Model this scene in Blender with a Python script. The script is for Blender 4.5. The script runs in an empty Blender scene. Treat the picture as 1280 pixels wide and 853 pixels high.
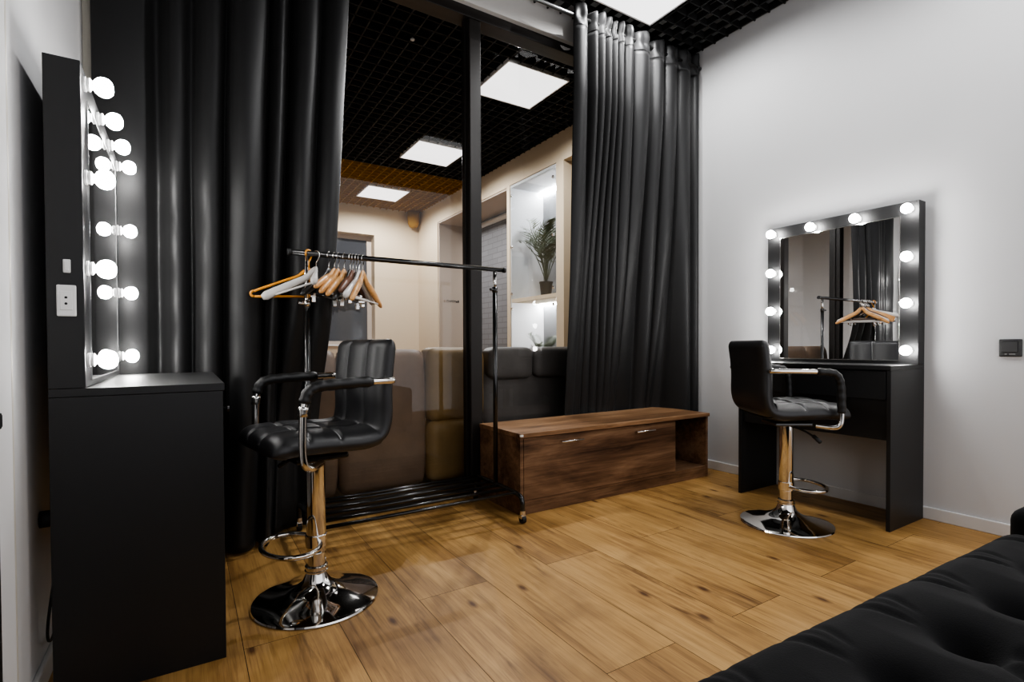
import bpy, bmesh, math, random
from mathutils import Vector, Matrix
random.seed(7)
scene = bpy.context.scene
COL = scene.collection
PI = math.pi

# ------------------------------------------------------------------ materials
def new_mat(name):
    m = bpy.data.materials.new(name); m.use_nodes = True
    nt = m.node_tree
    return m, nt, nt.nodes['Principled BSDF']

def N(nt, t, **kw):
    n = nt.nodes.new(t)
    for k, v in kw.items():
        if k in n.inputs: n.inputs[k].default_value = v
        else: setattr(n, k, v)
    return n

def simple(name, col, rough=.5, metal=0., spec=.5, noise=0., nscale=20., bump=0., bscale=60., coat=0., sheen=0., stretch=(1,1,1)):
    m, nt, b = new_mat(name)
    b.inputs['Base Color'].default_value = (*col, 1)
    b.inputs['Roughness'].default_value = rough
    b.inputs['Metallic'].default_value = metal
    b.inputs['Specular IOR Level'].default_value = spec
    b.inputs['Coat Weight'].default_value = coat
    b.inputs['Coat Roughness'].default_value = .08
    if sheen:
        b.inputs['Sheen Weight'].default_value = sheen
        b.inputs['Sheen Roughness'].default_value = .4
    tc = N(nt, 'ShaderNodeTexCoord')
    mp = N(nt, 'ShaderNodeMapping'); mp.inputs['Scale'].default_value = stretch
    nt.links.new(tc.outputs['Object'], mp.inputs['Vector'])
    if noise:
        n = N(nt, 'ShaderNodeTexNoise', Scale=nscale, Detail=4.)
        nt.links.new(mp.outputs['Vector'], n.inputs['Vector'])
        mx = N(nt, 'ShaderNodeMix', data_type='RGBA')
        mx.inputs[6].default_value = (*[c*(1-noise) for c in col], 1)
        mx.inputs[7].default_value = (*[min(1, c*(1+noise)) for c in col], 1)
        nt.links.new(n.outputs['Fac'], mx.inputs['Factor'])
        nt.links.new(mx.outputs[2], b.inputs['Base Color'])
    if bump:
        n2 = N(nt, 'ShaderNodeTexNoise', Scale=bscale, Detail=3.)
        nt.links.new(mp.outputs['Vector'], n2.inputs['Vector'])
        bp = N(nt, 'ShaderNodeBump', Strength=bump, Distance=.002)
        nt.links.new(n2.outputs['Fac'], bp.inputs['Height'])
        nt.links.new(bp.outputs['Normal'], b.inputs['Normal'])
    return m

def emissive(name, col, strength):
    m, nt, b = new_mat(name)
    b.inputs['Base Color'].default_value = (.9, .9, .9, 1)
    b.inputs['Emission Color'].default_value = (*col, 1)
    b.inputs['Emission Strength'].default_value = strength
    return m

def wood(name, ramp, grain=(60, 60, 2.2), uv=False, rough=.4, attr=None, knots=False, spec=.4):
    m, nt, b = new_mat(name)
    tc = N(nt, 'ShaderNodeTexCoord')
    mp = N(nt, 'ShaderNodeMapping'); mp.inputs['Scale'].default_value = grain
    nt.links.new(tc.outputs['UV' if uv else 'Object'], mp.inputs['Vector'])
    n1 = N(nt, 'ShaderNodeTexNoise', Scale=1., Detail=7., Roughness=.62, Distortion=.6)
    nt.links.new(mp.outputs['Vector'], n1.inputs['Vector'])
    mp2 = N(nt, 'ShaderNodeMapping'); mp2.inputs['Scale'].default_value = tuple(g*.12 if g > 10 else g*.55 for g in grain)
    nt.links.new(tc.outputs['UV' if uv else 'Object'], mp2.inputs['Vector'])
    n2 = N(nt, 'ShaderNodeTexNoise', Scale=1., Detail=4., Roughness=.6, Distortion=1.2)
    nt.links.new(mp2.outputs['Vector'], n2.inputs['Vector'])
    add = N(nt, 'ShaderNodeMath', operation='MULTIPLY_ADD'); add.inputs[1].default_value = .42
    nt.links.new(n1.outputs['Fac'], add.inputs[0])
    ml = N(nt, 'ShaderNodeMath', operation='MULTIPLY'); ml.inputs[1].default_value = .58
    nt.links.new(n2.outputs['Fac'], ml.inputs[0]); nt.links.new(ml.outputs[0], add.inputs[2])
    src = add.outputs[0]
    if attr:
        at = N(nt, 'ShaderNodeAttribute', attribute_name=attr)
        ad = N(nt, 'ShaderNodeMath', operation='MULTIPLY_ADD'); ad.inputs[1].default_value = .07
        nt.links.new(at.outputs['Fac'], ad.inputs[0]); nt.links.new(src, ad.inputs[2])
        sb = N(nt, 'ShaderNodeMath', operation='SUBTRACT'); sb.inputs[1].default_value = .035
        nt.links.new(ad.outputs[0], sb.inputs[0]); src = sb.outputs[0]
    cr = N(nt, 'ShaderNodeValToRGB')
    el = cr.color_ramp.elements
    el[0].position, el[0].color = ramp[0][0], (*ramp[0][1], 1)
    el[1].position, el[1].color = ramp[-1][0], (*ramp[-1][1], 1)
    for p, c in ramp[1:-1]:
        e = el.new(p); e.color = (*c, 1)
    nt.links.new(src, cr.inputs['Fac'])
    colout = cr.outputs['Color']
    def mult(fac_socket, dark):
        mx = N(nt, 'ShaderNodeMix', data_type='RGBA', blend_type='MULTIPLY')
        mx.inputs[7].default_value = (*dark, 1)
        nt.links.new(fac_socket, mx.inputs['Factor']); nt.links.new(colout, mx.inputs[6])
        return mx.outputs[2]
    mpf = N(nt, 'ShaderNodeMapping'); mpf.inputs['Scale'].default_value = tuple(g*5.5 if g > 10 else g*2.6 for g in grain)
    nt.links.new(tc.outputs['UV' if uv else 'Object'], mpf.inputs['Vector'])
    nf = N(nt, 'ShaderNodeTexNoise', Scale=1., Detail=3., Roughness=.7)
    nt.links.new(mpf.outputs['Vector'], nf.inputs['Vector'])
    rf = N(nt, 'ShaderNodeMapRange'); rf.inputs[1].default_value = .48; rf.inputs[2].default_value = .78
    nt.links.new(nf.outputs['Fac'], rf.inputs[0]); colout = mult(rf.outputs[0], (.62, .57, .53))
    # dark cracks / streaks along the grain
    mp3 = N(nt, 'ShaderNodeMapping'); mp3.inputs['Scale'].default_value = tuple(g*.28 if g > 10 else g*.5 for g in grain)
    nt.links.new(tc.outputs['UV' if uv else 'Object'], mp3.inputs['Vector'])
    n3 = N(nt, 'ShaderNodeTexNoise', Scale=1., Detail=5., Roughness=.65, Distortion=1.8)
    nt.links.new(mp3.outputs['Vector'], n3.inputs['Vector'])
    r3 = N(nt, 'ShaderNodeMapRange'); r3.inputs[1].default_value = .57; r3.inputs[2].default_value = .72
    nt.links.new(n3.outputs['Fac'], r3.inputs[0]); colout = mult(r3.outputs[0], (.40, .34, .29))
    if knots:
        mp4 = N(nt, 'ShaderNodeMapping'); mp4.inputs['Scale'].default_value = (2.6, 1.1, 1)
        nt.links.new(tc.outputs['UV' if uv else 'Object'], mp4.inputs['Vector'])
        vo = N(nt, 'ShaderNodeTexVoronoi', Scale=1., voronoi_dimensions='2D')
        nt.links.new(mp4.outputs['Vector'], vo.inputs['Vector'])
        r4 = N(nt, 'ShaderNodeMapRange'); r4.inputs[1].default_value = .045; r4.inputs[2].default_value = .012
        nt.links.new(vo.outputs['Distance'], r4.inputs[0]); colout = mult(r4.outputs[0], (.28, .20, .16))
        n5 = N(nt, 'ShaderNodeTexNoise', Scale=3.2, Detail=3.)
        nt.links.new(tc.outputs['UV'], n5.inputs['Vector'])
        r5 = N(nt, 'ShaderNodeMapRange'); r5.inputs[1].default_value = .50; r5.inputs[2].default_value = .72
        nt.links.new(n5.outputs['Fac'], r5.inputs[0]); colout = mult(r5.outputs[0], (.62, .58, .54))
    nt.links.new(colout, b.inputs['Base Color'])
    b.inputs['Roughness'].default_value = rough
    b.inputs['Specular IOR Level'].default_value = spec
    bp = N(nt, 'ShaderNodeBump', Strength=.12, Distance=.001)
    nt.links.new(n1.outputs['Fac'], bp.inputs['Height'])
    nt.links.new(bp.outputs['Normal'], b.inputs['Normal'])
    return m

def glass_mat(name, tint=(1, 1, 1), refl=1.0):
    m = bpy.data.materials.new(name); m.use_nodes = True
    nt = m.node_tree; nt.nodes.clear()
    out = N(nt, 'ShaderNodeOutputMaterial')
    tr = N(nt, 'ShaderNodeBsdfTransparent'); tr.inputs['Color'].default_value = (*tint, 1)
    gl = N(nt, 'ShaderNodeBsdfGlossy'); gl.inputs['Roughness'].default_value = 0.0
    gl.inputs['Color'].default_value = (.95, .95, .95, 1)
    fr = N(nt, 'ShaderNodeFresnel'); fr.inputs['IOR'].default_value = 1.5
    ml = N(nt, 'ShaderNodeMath', operation='MULTIPLY', use_clamp=True); ml.inputs[1].default_value = refl
    nt.links.new(fr.outputs[0], ml.inputs[0])
    mx = N(nt, 'ShaderNodeMixShader')
    nt.links.new(ml.outputs[0], mx.inputs[0]); nt.links.new(tr.outputs[0], mx.inputs[1]); nt.links.new(gl.outputs[0], mx.inputs[2])
    nt.links.new(mx.outputs[0], out.inputs['Surface'])
    return m

M = {}
M['wall'] = simple('painted_wall', (.60, .60, .605), .75, spec=.25, noise=.025, nscale=3., bump=.08, bscale=260.)
M['cream'] = simple('cream_wall', (.61, .505, .365), .75, spec=.25, noise=.03, nscale=3., bump=.08, bscale=200.)
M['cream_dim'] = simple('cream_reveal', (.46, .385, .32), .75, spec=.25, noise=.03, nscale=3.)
M['trim'] = simple('white_trim', (.66, .65, .64), .4, noise=.02, nscale=5.)
M['beige_trim'] = simple('beige_edge', (.5, .47, .41), .5, noise=.02)
M['plaster'] = simple('soffit_paint', (.74, .72, .69), .35, spec=.5, noise=.06, nscale=2.)
M['grid'] = simple('black_ceiling_grid', (.014, .014, .014), .6, spec=.25, noise=.1)
M['warmlight_brown'] = simple('warm_light_brown_grid', (.36, .20, .03), .7, spec=.1, noise=.1)  # warm light painted into the far grid's colour; speaker body shares the brown
M['plenum'] = simple('dark_plenum', (.004, .004, .004), .9, spec=.1, noise=.2)
M['marking'] = simple('grey_marking', (.2, .2, .2), .6, noise=.1)
M['warmlight_brown_deep'] = simple('warm_light_brown_plenum', (.26, .145, .022), .9, spec=.1, noise=.2)  # warm light painted into the far plenum's colour; speaker cone reuses it
M['laminate'] = simple('black_laminate', (.0125, .0125, .013), .42, spec=.4, noise=.12, nscale=90., stretch=(1, 1, .2), bump=.05, bscale=300.)
M['leather'] = simple('black_leather', (.016, .016, .017), .40, spec=.6, noise=.12, nscale=30., bump=.25, bscale=420.)
M['leather2'] = simple('black_leather_sleeve', (.010, .010, .010), .42, spec=.45, noise=.1, nscale=40., bump=.25, bscale=300.)
M['stitch'] = simple('grey_stitching', (.34, .34, .34), .6, noise=.1)
M['chrome'] = simple('chrome', (.80, .78, .75), .06, metal=1., noise=.02)
M['steel'] = simple('brushed_steel', (.62, .61, .59), .22, metal=1., noise=.04)
M['edge'] = simple('dark_mirror_edge', (.16, .16, .16), .3, metal=1., noise=.04)
M['blackmetal'] = simple('black_gloss_metal', (.008, .008, .008), .22, spec=.6, noise=.1, coat=.4)
M['frame'] = simple('dark_bronze_frame', (.017, .0145, .013), .38, spec=.35, noise=.08)
M['rubber'] = simple('black_rubber', (.012, .012, .012), .6, noise=.1)
M['plastic_w'] = simple('white_plastic', (.78, .78, .77), .3, noise=.02)
M['collar'] = simple('bulb_collar', (.72, .72, .72), .35, noise=.02)
M['plastic_b'] = simple('black_plastic', (.02, .02, .021), .22, spec=.6, noise=.06)
M['slot'] = simple('dark_slot', (.003, .003, .003), .8, noise=.1)
M['curtain'] = simple('black_curtain', (.0105, .0105, .0108), .50, spec=.40, noise=.12, nscale=160., bump=.2, bscale=500., sheen=.04)
M['velvet'] = simple('black_velvet', (.0062, .0062, .0066), .85, spec=.15, noise=.2, nscale=14., bump=.3, bscale=380., sheen=.045)
M['bulb'] = emissive('bulb_glow', (1., .985, .96), 42.)
M['panel'] = emissive('panel_glow', (.99, .99, 1.), .8)
M['led'] = emissive('led_strip', (.95, .97, 1.), 30.)
M['panelrim'] = simple('panel_rim', (.75, .75, .75), .4, noise=.02)
M['mirror'] = simple('mirror_silver', (.88, .88, .88), .0, metal=1., noise=.005)
M['glass'] = glass_mat('partition_glass', (.93, .93, .93), .75)
M['glass2'] = glass_mat('cabinet_glass', (.95, .97, .97), .12)
M['floor'] = wood('honey_oak_floor', [(.31, (.17, .082, .025)), (.42, (.33, .178, .057)), (.52, (.45, .258, .088)), (.66, (.56, .34, .130))],
                  grain=(34, 1.7, 1), uv=True, rough=.5, attr='tone', spec=.32, knots=True)
M['seam'] = simple('floor_seam', (.035, .017, .008), .8, noise=.1)
M['bench'] = wood('walnut_board', [(.36, (.045, .022, .012)), (.44, (.115, .060, .032)), (.53, (.20, .112, .062)), (.62, (.29, .172, .10))],
                  grain=(2.0, 30, 34), rough=.42, spec=.35)
M['bench_top'] = wood('walnut_top', [(.36, (.085, .042, .020)), (.44, (.19, .10, .048)), (.53, (.30, .168, .085)), (.62, (.41, .245, .135))],
                  grain=(1.6, 30, 30), rough=.40, spec=.35)
M['hwood'] = wood('hanger_wood', [(.3, (.45, .21, .07)), (.5, (.68, .36, .14)), (.7, (.80, .48, .22))], grain=(30, 4, 30), rough=.35)
M['hwood2'] = wood('hanger_dark_wood', [(.3, (.10, .045, .03)), (.7, (.22, .11, .07))], grain=(30, 4, 30), rough=.4)
M['horange'] = simple('orange_plastic', (.72, .30, .03), .3, noise=.05)
M['hwhite'] = simple('white_hanger_plastic', (.66, .64, .61), .35, noise=.03)
M['hblack'] = simple('black_hanger_plastic', (.02, .02, .02), .35, noise=.08)
M['brown_lighttint'] = simple('leather_brown_light_tint', (.26, .175, .115), .5, spec=.35, noise=.3, nscale=7., bump=.4, bscale=40.)  # brown, olive, grey: uneven exposure of the light put into one leather's colour
M['olive_lighttint'] = simple('leather_olive_light_tint', (.30, .19, .07), .5, spec=.35, noise=.3, nscale=7., bump=.4, bscale=40.)
M['grey_lighttint'] = simple('leather_grey_light_tint', (.135, .125, .115), .5, spec=.35, noise=.3, nscale=9., bump=.4, bscale=40.)
M['seamdark'] = simple('sofa_seam', (.02, .015, .01), .8, noise=.1)
M['leaf'] = simple('palm_leaf', (.045, .06, .03), .5, noise=.4, nscale=25.)
M['pot'] = simple('black_pot', (.006, .0055, .005), .5, noise=.15)
M['soil'] = simple('soil', (.03, .02, .015), .9, noise=.4)
M['shelfwhite'] = simple('cabinet_white', (.62, .62, .63), .5, noise=.02)
M['shelfgrey'] = simple('cabinet_back', (.22, .225, .235), .3, noise=.05, spec=.5)
M['paint_dark'] = simple('dark_window_pane', (.035, .037, .042), .06, spec=.6, noise=.1)
M['blinddark'] = simple('recess_dark', (.05, .05, .053), .6, noise=.1)
# painted grey brick
def brick_mat():
    m, nt, b = new_mat('grey_painted_brick')
    tc = N(nt, 'ShaderNodeTexCoord'); mp = N(nt, 'ShaderNodeMapping')
    mp.inputs['Rotation'].default_value = (PI/2, 0, PI/2)
    cx = N(nt, 'ShaderNodeCombineXYZ'); sp = N(nt, 'ShaderNodeSeparateXYZ')
    nt.links.new(tc.outputs['Object'], sp.inputs[0])
    ad = N(nt, 'ShaderNodeMath', operation='ADD')
    nt.links.new(sp.outputs['X'], ad.inputs[0]); nt.links.new(sp.outputs['Y'], ad.inputs[1])
    nt.links.new(ad.outputs[0], cx.inputs['X']); nt.links.new(sp.outputs['Z'], cx.inputs['Y'])
    br = N(nt, 'ShaderNodeTexBrick', Scale=1.)
    br.inputs['Brick Width'].default_value = .26; br.inputs['Row Height'].default_value = .075; br.inputs['Mortar Size'].default_value = .006
    br.inputs['Color1'].default_value = (.17, .17, .18, 1); br.inputs['Color2'].default_value = (.19, .19, .20, 1); br.inputs['Mortar'].default_value = (.12, .12, .125, 1)
    nt.links.new(cx.outputs[0], br.inputs['Vector'])
    nt.links.new(br.outputs['Color'], b.inputs['Base Color'])
    b.inputs['Roughness'].default_value = .6
    return m
M['brick'] = brick_mat()

# ------------------------------------------------------------------ mesh helpers
def link(name, me, mat, parent=None, smooth=False):
    o = bpy.data.objects.new(name, me); COL.objects.link(o)
    for m in (mat if isinstance(mat, (list, tuple)) else [mat]): me.materials.append(m)
    if smooth:
        for p in me.polygons: p.use_smooth = True
    if parent: o.parent = parent
    return o

def fin(name, bm, mat, parent=None, smooth=False, angle=None):
    bmesh.ops.recalc_face_normals(bm, faces=bm.faces)
    me = bpy.data.meshes.new(name); bm.to_mesh(me); bm.free()
    o = link(name, me, mat, parent, smooth)
    if angle is not None:
        for p in me.polygons: p.use_smooth = True
        me.set_sharp_from_angle(angle=math.radians(angle))
    return o

def box(bm, x0, x1, y0, y1, z0, z1, bev=0., mi=0, seg=2):
    r = bmesh.ops.create_cube(bm, size=1.)
    vs = r['verts']
    for v in vs:
        v.co = Vector((x0 + (v.co.x+.5)*(x1-x0), y0 + (v.co.y+.5)*(y1-y0), z0 + (v.co.z+.5)*(z1-z0)))
    fs = list({f for v in vs for f in v.link_faces})
    for f in fs: f.material_index = mi
    if bev:
        es = list({e for v in vs for e in v.link_edges})
        r2 = bmesh.ops.bevel(bm, geom=es, offset=bev, segments=seg, profile=.5, affect='EDGES')
        for f in r2['faces']: f.material_index = mi

def frames(pts, closed=False):
    n = len(pts); T = []
    for i in range(n):
        a = pts[(i-1) % n] if (closed or i > 0) else pts[i]
        b = pts[(i+1) % n] if (closed or i < n-1) else pts[i]
        T.append((b-a).normalized())
    up = Vector((0, 0, 1))
    if abs(T[0].dot(up)) > .9: up = Vector((1, 0, 0))
    nrm = (up - T[0]*up.dot(T[0])).normalized(); out = []
    for t in T:
        nrm = (nrm - t*nrm.dot(t))
        nrm = nrm.normalized() if nrm.length > 1e-6 else t.orthogonal().normalized()
        out.append((nrm.copy(), t.cross(nrm).normalized()))
    return out

def tube(bm, pts, r, n=12, closed=False, caps=True, mi=0, flat=None):
    """sweep a circle (or ellipse: flat=(a,b) multipliers) along pts; r number or list"""
    pts = [Vector(p) for p in pts]; fr = frames(pts, closed); rings = []
    for i, p in enumerate(pts):
        rr = r[i] if isinstance(r, (list, tuple)) else r
        fa, fb = (flat[i] if isinstance(flat, list) else flat) if flat else (1, 1)
        u, w = fr[i]
        rings.append([bm.verts.new(p + u*math.cos(2*PI*k/n)*rr*fa + w*math.sin(2*PI*k/n)*rr*fb) for k in range(n)])
    m = len(rings)
    for i in range(m if closed else m-1):
        a, b = rings[i], rings[(i+1) % m]
        for k in range(n):
            f = bm.faces.new((a[k], a[(k+1) % n], b[(k+1) % n], b[k])); f.material_index = mi; f.smooth = True
    if caps and not closed:
        f = bm.faces.new(rings[0][::-1]); f.material_index = mi
        f = bm.faces.new(rings[-1]); f.material_index = mi

def lathe(bm, prof, n=32, axis='z', origin=(0, 0, 0), mi=0, sign=1):
    """prof: list of (radius, height)"""
    o = Vector(origin); rings = []
    def pt(r, h, a):
        c, s = math.cos(a)*r, math.sin(a)*r
        return o + (Vector((c, s, h)) if axis == 'z' else Vector((h*sign, c, s)) if axis == 'x' else Vector((c, h*sign, s)))
    for r, h in prof:
        rings.append([bm.verts.new(pt(0, h, 0))] if r < 1e-6 else [bm.verts.new(pt(r, h, 2*PI*k/n)) for k in range(n)])
    for a, b in zip(rings, rings[1:]):
        for k in range(n):
            k2 = (k+1) % n
            if len(a) == 1 and len(b) == 1: continue
            if len(a) == 1: f = bm.faces.new((a[0], b[k], b[k2]))
            elif len(b) == 1: f = bm.faces.new((a[k], a[k2], b[0]))
            else: f = bm.faces.new((a[k], a[k2], b[k2], b[k]))
            f.material_index = mi; f.smooth = True

def arc(c, r, a0, a1, n, u, v):
    c, u, v = Vector(c), Vector(u), Vector(v)
    return [c + u*math.cos(a0+(a1-a0)*i/n)*r + v*math.sin(a0+(a1-a0)*i/n)*r for i in range(n+1)]

def smoothpath(pts, it=2, closed=False):
    pts = [Vector(p) for p in pts]
    for _ in range(it):
        q = [] if closed else [pts[0]]
        rng = range(len(pts)) if closed else range(len(pts)-1)
        for i in rng:
            a, b = pts[i], pts[(i+1) % len(pts)]
            q += [a*.75+b*.25, a*.25+b*.75]
        if not closed: q.append(pts[-1])
        pts = q
    return pts

def gridmesh(bm, nu, nv, fn, mi=0, closed_u=False):
    V = [[bm.verts.new(fn(i/(nu if closed_u else nu-1), j/(nv-1))) for j in range(nv)] for i in range(nu)]
    for i in range(nu if closed_u else nu-1):
        for j in range(nv-1):
            f = bm.faces.new((V[i][j], V[(i+1) % nu][j], V[(i+1) % nu][j+1], V[i][j+1])); f.material_index = mi; f.smooth = True
    return V

def B(): return bmesh.new()

def thing(name, label, cat, loc=(0, 0, 0), rotz=0., group=None):
    o = bpy.data.objects.new(name, None); COL.objects.link(o)
    o.empty_display_size = .1
    o.location = loc; o.rotation_euler = (0, 0, rotz)
    o['label'] = label; o['category'] = cat
    if group: o['group'] = group
    return o

def tag(o, label, cat, group=None, kind=None):
    o['label'] = label; o['category'] = cat
    if group: o['group'] = group
    if kind: o['kind'] = kind
    return o

def struct(name, bm, mat, parent=None, **k):
    o = fin(name, bm, mat, parent, **k)
    if not parent: o['kind'] = 'structure'
    return o

def kids(o): return [c for c in bpy.data.objects if c.parent == o]
def dup(root, loc, rotz, label, group=None):
    def cp(o, par):
        c = o.copy(); COL.objects.link(c)
        if par: c.parent = par
        for ch in kids(o): cp(ch, c)
        return c
    r = cp(root, None); r.location = loc; r.rotation_euler = (0, 0, rotz); r['label'] = label
    if group: r['group'] = group
    return r

def smst(a, b, x):
    t = max(0., min(1., (x-a)/(b-a))); return t*t*(3-2*t)

# ------------------------------------------------------------------ camera
H = .88
yaw, pit, rol = math.radians(32.150), math.radians(-.9034), math.radians(-.2496)
Fv = Vector((math.sin(yaw)*math.cos(pit), math.cos(yaw)*math.cos(pit), math.sin(pit)))
R0 = Vector((math.cos(yaw), -math.sin(yaw), 0)); U0 = R0.cross(Fv)
Rv = R0*math.cos(rol) + U0*math.sin(rol); Uv = Rv.cross(Fv)
cam = bpy.data.cameras.new('camera'); co = bpy.data.objects.new('camera', cam); COL.objects.link(co)
mw = Matrix.Identity(4)
for i in range(3):
    mw[i][0], mw[i][1], mw[i][2] = Rv[i], Uv[i], -Fv[i]
mw[0][3], mw[1][3], mw[2][3] = 0, 0, H
co.matrix_world = mw
cam.sensor_width = 36.; cam.sensor_fit = 'HORIZONTAL'; cam.lens = 647.76/1280*36
cam.shift_y = (442.63-426.5)/1280
cam.clip_start = .02
scene.camera = co

# ------------------------------------------------------------------ room shell
XL, XR, YF, YG, YE, ZC = -.33, 3.15, -1.1, 2.75, 7.8, 2.98   # left, right, behind, glass, far end, ceiling

# floor of planks (running along y, half-length bond)
def make_floor():
    bm = B()
    uvl = bm.loops.layers.uv.new('UVMap'); tone = bm.faces.layers.float.new('tone_f')
    w, L, g = .2705, 1.30, .0009
    x0 = .131 - 2*w
    i = 0; x = x0
    while x < 3.95:
        off = 1.68 if i % 2 == 0 else 1.03
        y = off - L*4
        while y < 8.4:
            ya, yb = max(y, YF), min(y+L, 8.3)
            if yb > ya + .01:
                q = [(x+g, ya+g), (x+w-g, ya+g), (x+w-g, yb-g), (x+g, yb-g)]
                vs = [bm.verts.new((a, b, 0)) for a, b in q]
                f = bm.faces.new(vs); f[tone] = random.random()
                ou, ov = random.random()*40, random.random()*40
                for l in f.loops: l[uvl].uv = (l.vert.co.x + ou, l.vert.co.y + ov)
            y += L
        x += w; i += 1
    vs = [bm.verts.new(p) for p in ((XL-.6, YF, -.0012), (4.2, YF, -.0012), (4.2, 8.4, -.0012), (XL-.6, 8.4, -.0012))]
    f = bm.faces.new(vs); f.material_index = 1
    me = bpy.data.meshes.new('floor')
    tn = [f[tone] for f in bm.faces]
    bm.to_mesh(me); bm.free()
    a = me.attributes.new('tone', 'FLOAT', 'FACE')
    a.data.foreach_set('value', tn)
    o = link('floor', me, [M['floor'], M['seam']]); o['kind'] = 'structure'
make_floor()

bm = B(); box(bm, XL-.15, XL, YF, 2.9, 0, 3.3); struct('wall_left', bm, M['wall'])
bm = B(); box(bm, XR, XR+.8, YF, 2.86, 0, 3.3); struct('wall_right', bm, M['wall'])
# room beyond the glass
bm = B()
for y0, y1, z0, z1 in ((2.86, 3.15, 0, 3.3), (3.15, 4.05, 2.70, 3.3), (4.05, 4.17, 0, 3.3), (4.17, 5.05, 2.71, 3.3), (5.05, 5.11, 0, 3.3), (5.11, 7.06, 2.70, 3.3), (7.06, 7.95, 0, 3.3), (4.17, 5.05, 0, .45)):
    box(bm, XR, XR+.50, y0, y1, z0, z1)
struct('wall_right_beyond', bm, M['cream'])
bm = B(); box(bm, 3.67, 3.75, 5.05, 7.1, 0, 2.75); struct('wall_recess_brick', bm, M['brick'])
bm = B(); box(bm, 3.67, 3.75, 3.0, 4.17, 0, 2.75); struct('wall_recess_dark', bm, M['blinddark'])
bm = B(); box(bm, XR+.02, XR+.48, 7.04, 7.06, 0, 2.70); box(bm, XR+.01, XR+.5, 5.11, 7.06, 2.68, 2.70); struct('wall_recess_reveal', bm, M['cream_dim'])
bm = B(); box(bm, 3.60, 3.655, 6.96, 7.04, 0, 2.45, .004); struct('reflection_strip', bm, M['trim'])  # white strip added in place of a vertical reflection
bm = B(); tube(bm, [(3.6, 5.2, 2.60), (3.6, 6.9, 2.60)], .035); struct('trim_5', bm, M['trim'])
# far wall with window opening x .9..2.44 z .9..2.58
bm = B()
box(bm, -1.6, .85, YE, YE+.3, 0, 3.3); box(bm, 2.44, 3.7, YE, YE+.3, 0, 3.3)
box(bm, .85, 2.44, YE, YE+.3, 2.57, 3.3); box(bm, .85, 2.44, YE, YE+.3, 0, .90)
struct('wall_far', bm, M['cream'])
bm = B(); box(bm, -1.75, -1.6, 2.75, YE+.3, 0, 3.3); struct('wall_left_beyond', bm, M['wall'])
bm = B(); box(bm, -1.6, XL-.15, 2.75, 2.9, 0, 3.3); struct('wall_return', bm, M['cream'])
w = thing('window_2', '', ''); del w['label'], w['category']; w['kind'] = 'structure'
bm = B()
for a in ((.85, 2.44, .90, .96), (.85, 2.44, 2.51, 2.57), (.85, .92, .96, 2.51), (2.37, 2.44, .96, 2.51), (1.62, 1.67, .96, 2.51)):
    box(bm, a[0], a[1], YE+.16, YE+.22, a[2], a[3], .004)
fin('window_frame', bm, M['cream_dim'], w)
bm = B(); box(bm, .9, 2.38, YE+.19, YE+.20, .95, 2.52); fin('pane', bm, M['paint_dark'], w)
bm = B(); box(bm, .80, 2.50, YE-.06, YE+.20, .885, .91, .004); fin('window_sill', bm, M['trim'], w)

# ceiling: open-cell grid with dark plenum
def ceiling():
    bm = B()
    px, ys = 2.03, [0.10, 1.85, 3.26, 4.99, 6.72]
    holes = [(px-.005, px+.575, y-.005, y+.575) for y in ys]
    t = .0045
    def seg_x(y, mi):      # blade running along x at y, skipping holes
        xs = -1.6 if y > YG else XL
        cuts = [(h[0], h[1]) for h in holes if h[2] < y < h[3]]
        a = xs
        for c0, c1 in cuts:
            box(bm, a, c0, y-t, y+t, ZC, ZC+.045, mi=mi); a = c1
        box(bm, a, 3.15, y-t, y+t, ZC, ZC+.045, mi=mi)
    y = YF + .03
    while y < YE:
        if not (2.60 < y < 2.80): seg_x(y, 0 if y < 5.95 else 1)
        y += .10
    x = -1.57
    while x < 3.15:
        cuts = [(h[2], h[3]) for h in holes if h[0] < x < h[1]]
        spans = []; a = YF if x > XL else 2.9
        for c0, c1 in cuts: spans.append((a, c0)); a = c1
        spans.append((a, YE))
        for s0, s1 in spans:
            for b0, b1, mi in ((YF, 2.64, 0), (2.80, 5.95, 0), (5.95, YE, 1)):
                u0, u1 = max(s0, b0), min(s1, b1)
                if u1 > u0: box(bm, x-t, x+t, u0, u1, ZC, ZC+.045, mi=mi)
        x += .10
    box(bm, -1.75, 3.7, YF-.15, 5.95, 3.28, 3.33, mi=2)
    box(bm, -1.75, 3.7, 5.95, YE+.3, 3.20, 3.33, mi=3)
    struct('ceiling', bm, [M['grid'], M['warmlight_brown'], M['plenum'], M['warmlight_brown_deep']])
    return px, ys
px, ys = ceiling()

# ceiling LED panels
def panel_light(loc, label):
    t = thing('ceiling_panel_light', label, 'ceiling light', loc, 0, 'square LED ceiling panels')
    bm = B()
    for a in ((0, .57, 0, .010), (0, .57, .56, .57), (0, .010, .010, .56), (.56, .57, .010, .56)):
        box(bm, a[0], a[1], a[2], a[3], -.006, .02)
    fin('panel_rim', bm, M['panelrim'], t)
    bm = B(); box(bm, .010, .56, .010, .56, -.004, .012); fin('diffuser', bm, M['panel'], t)
    bm = B(); box(bm, .04, .53, .04, .53, .013, .05, .004); box(bm, .2, .37, .2, .37, .05, .08, .004); fin('housing', bm, M['steel'], t)
    offs = [(a, b) for a in (.12, .45) for b in (.12, .45)] if loc[1] < 2.7 else [(.2, .285), (.37, .285)]
    for a, b in offs:
        la = bpy.data.lights.new('panel_lamp', 'SPOT'); la.energy = (PANEL_W if loc[1] < 2.7 else 50.)/len(offs); la.spot_size = math.radians(172); la.spot_blend = .5; la.shadow_soft_size = 0.
        lo_ = bpy.data.objects.new('panel_lamp', la); COL.objects.link(lo_); lo_.parent = t; lo_.location = (a, b, -.02)
    return t
PANEL_W = 30.
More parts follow.
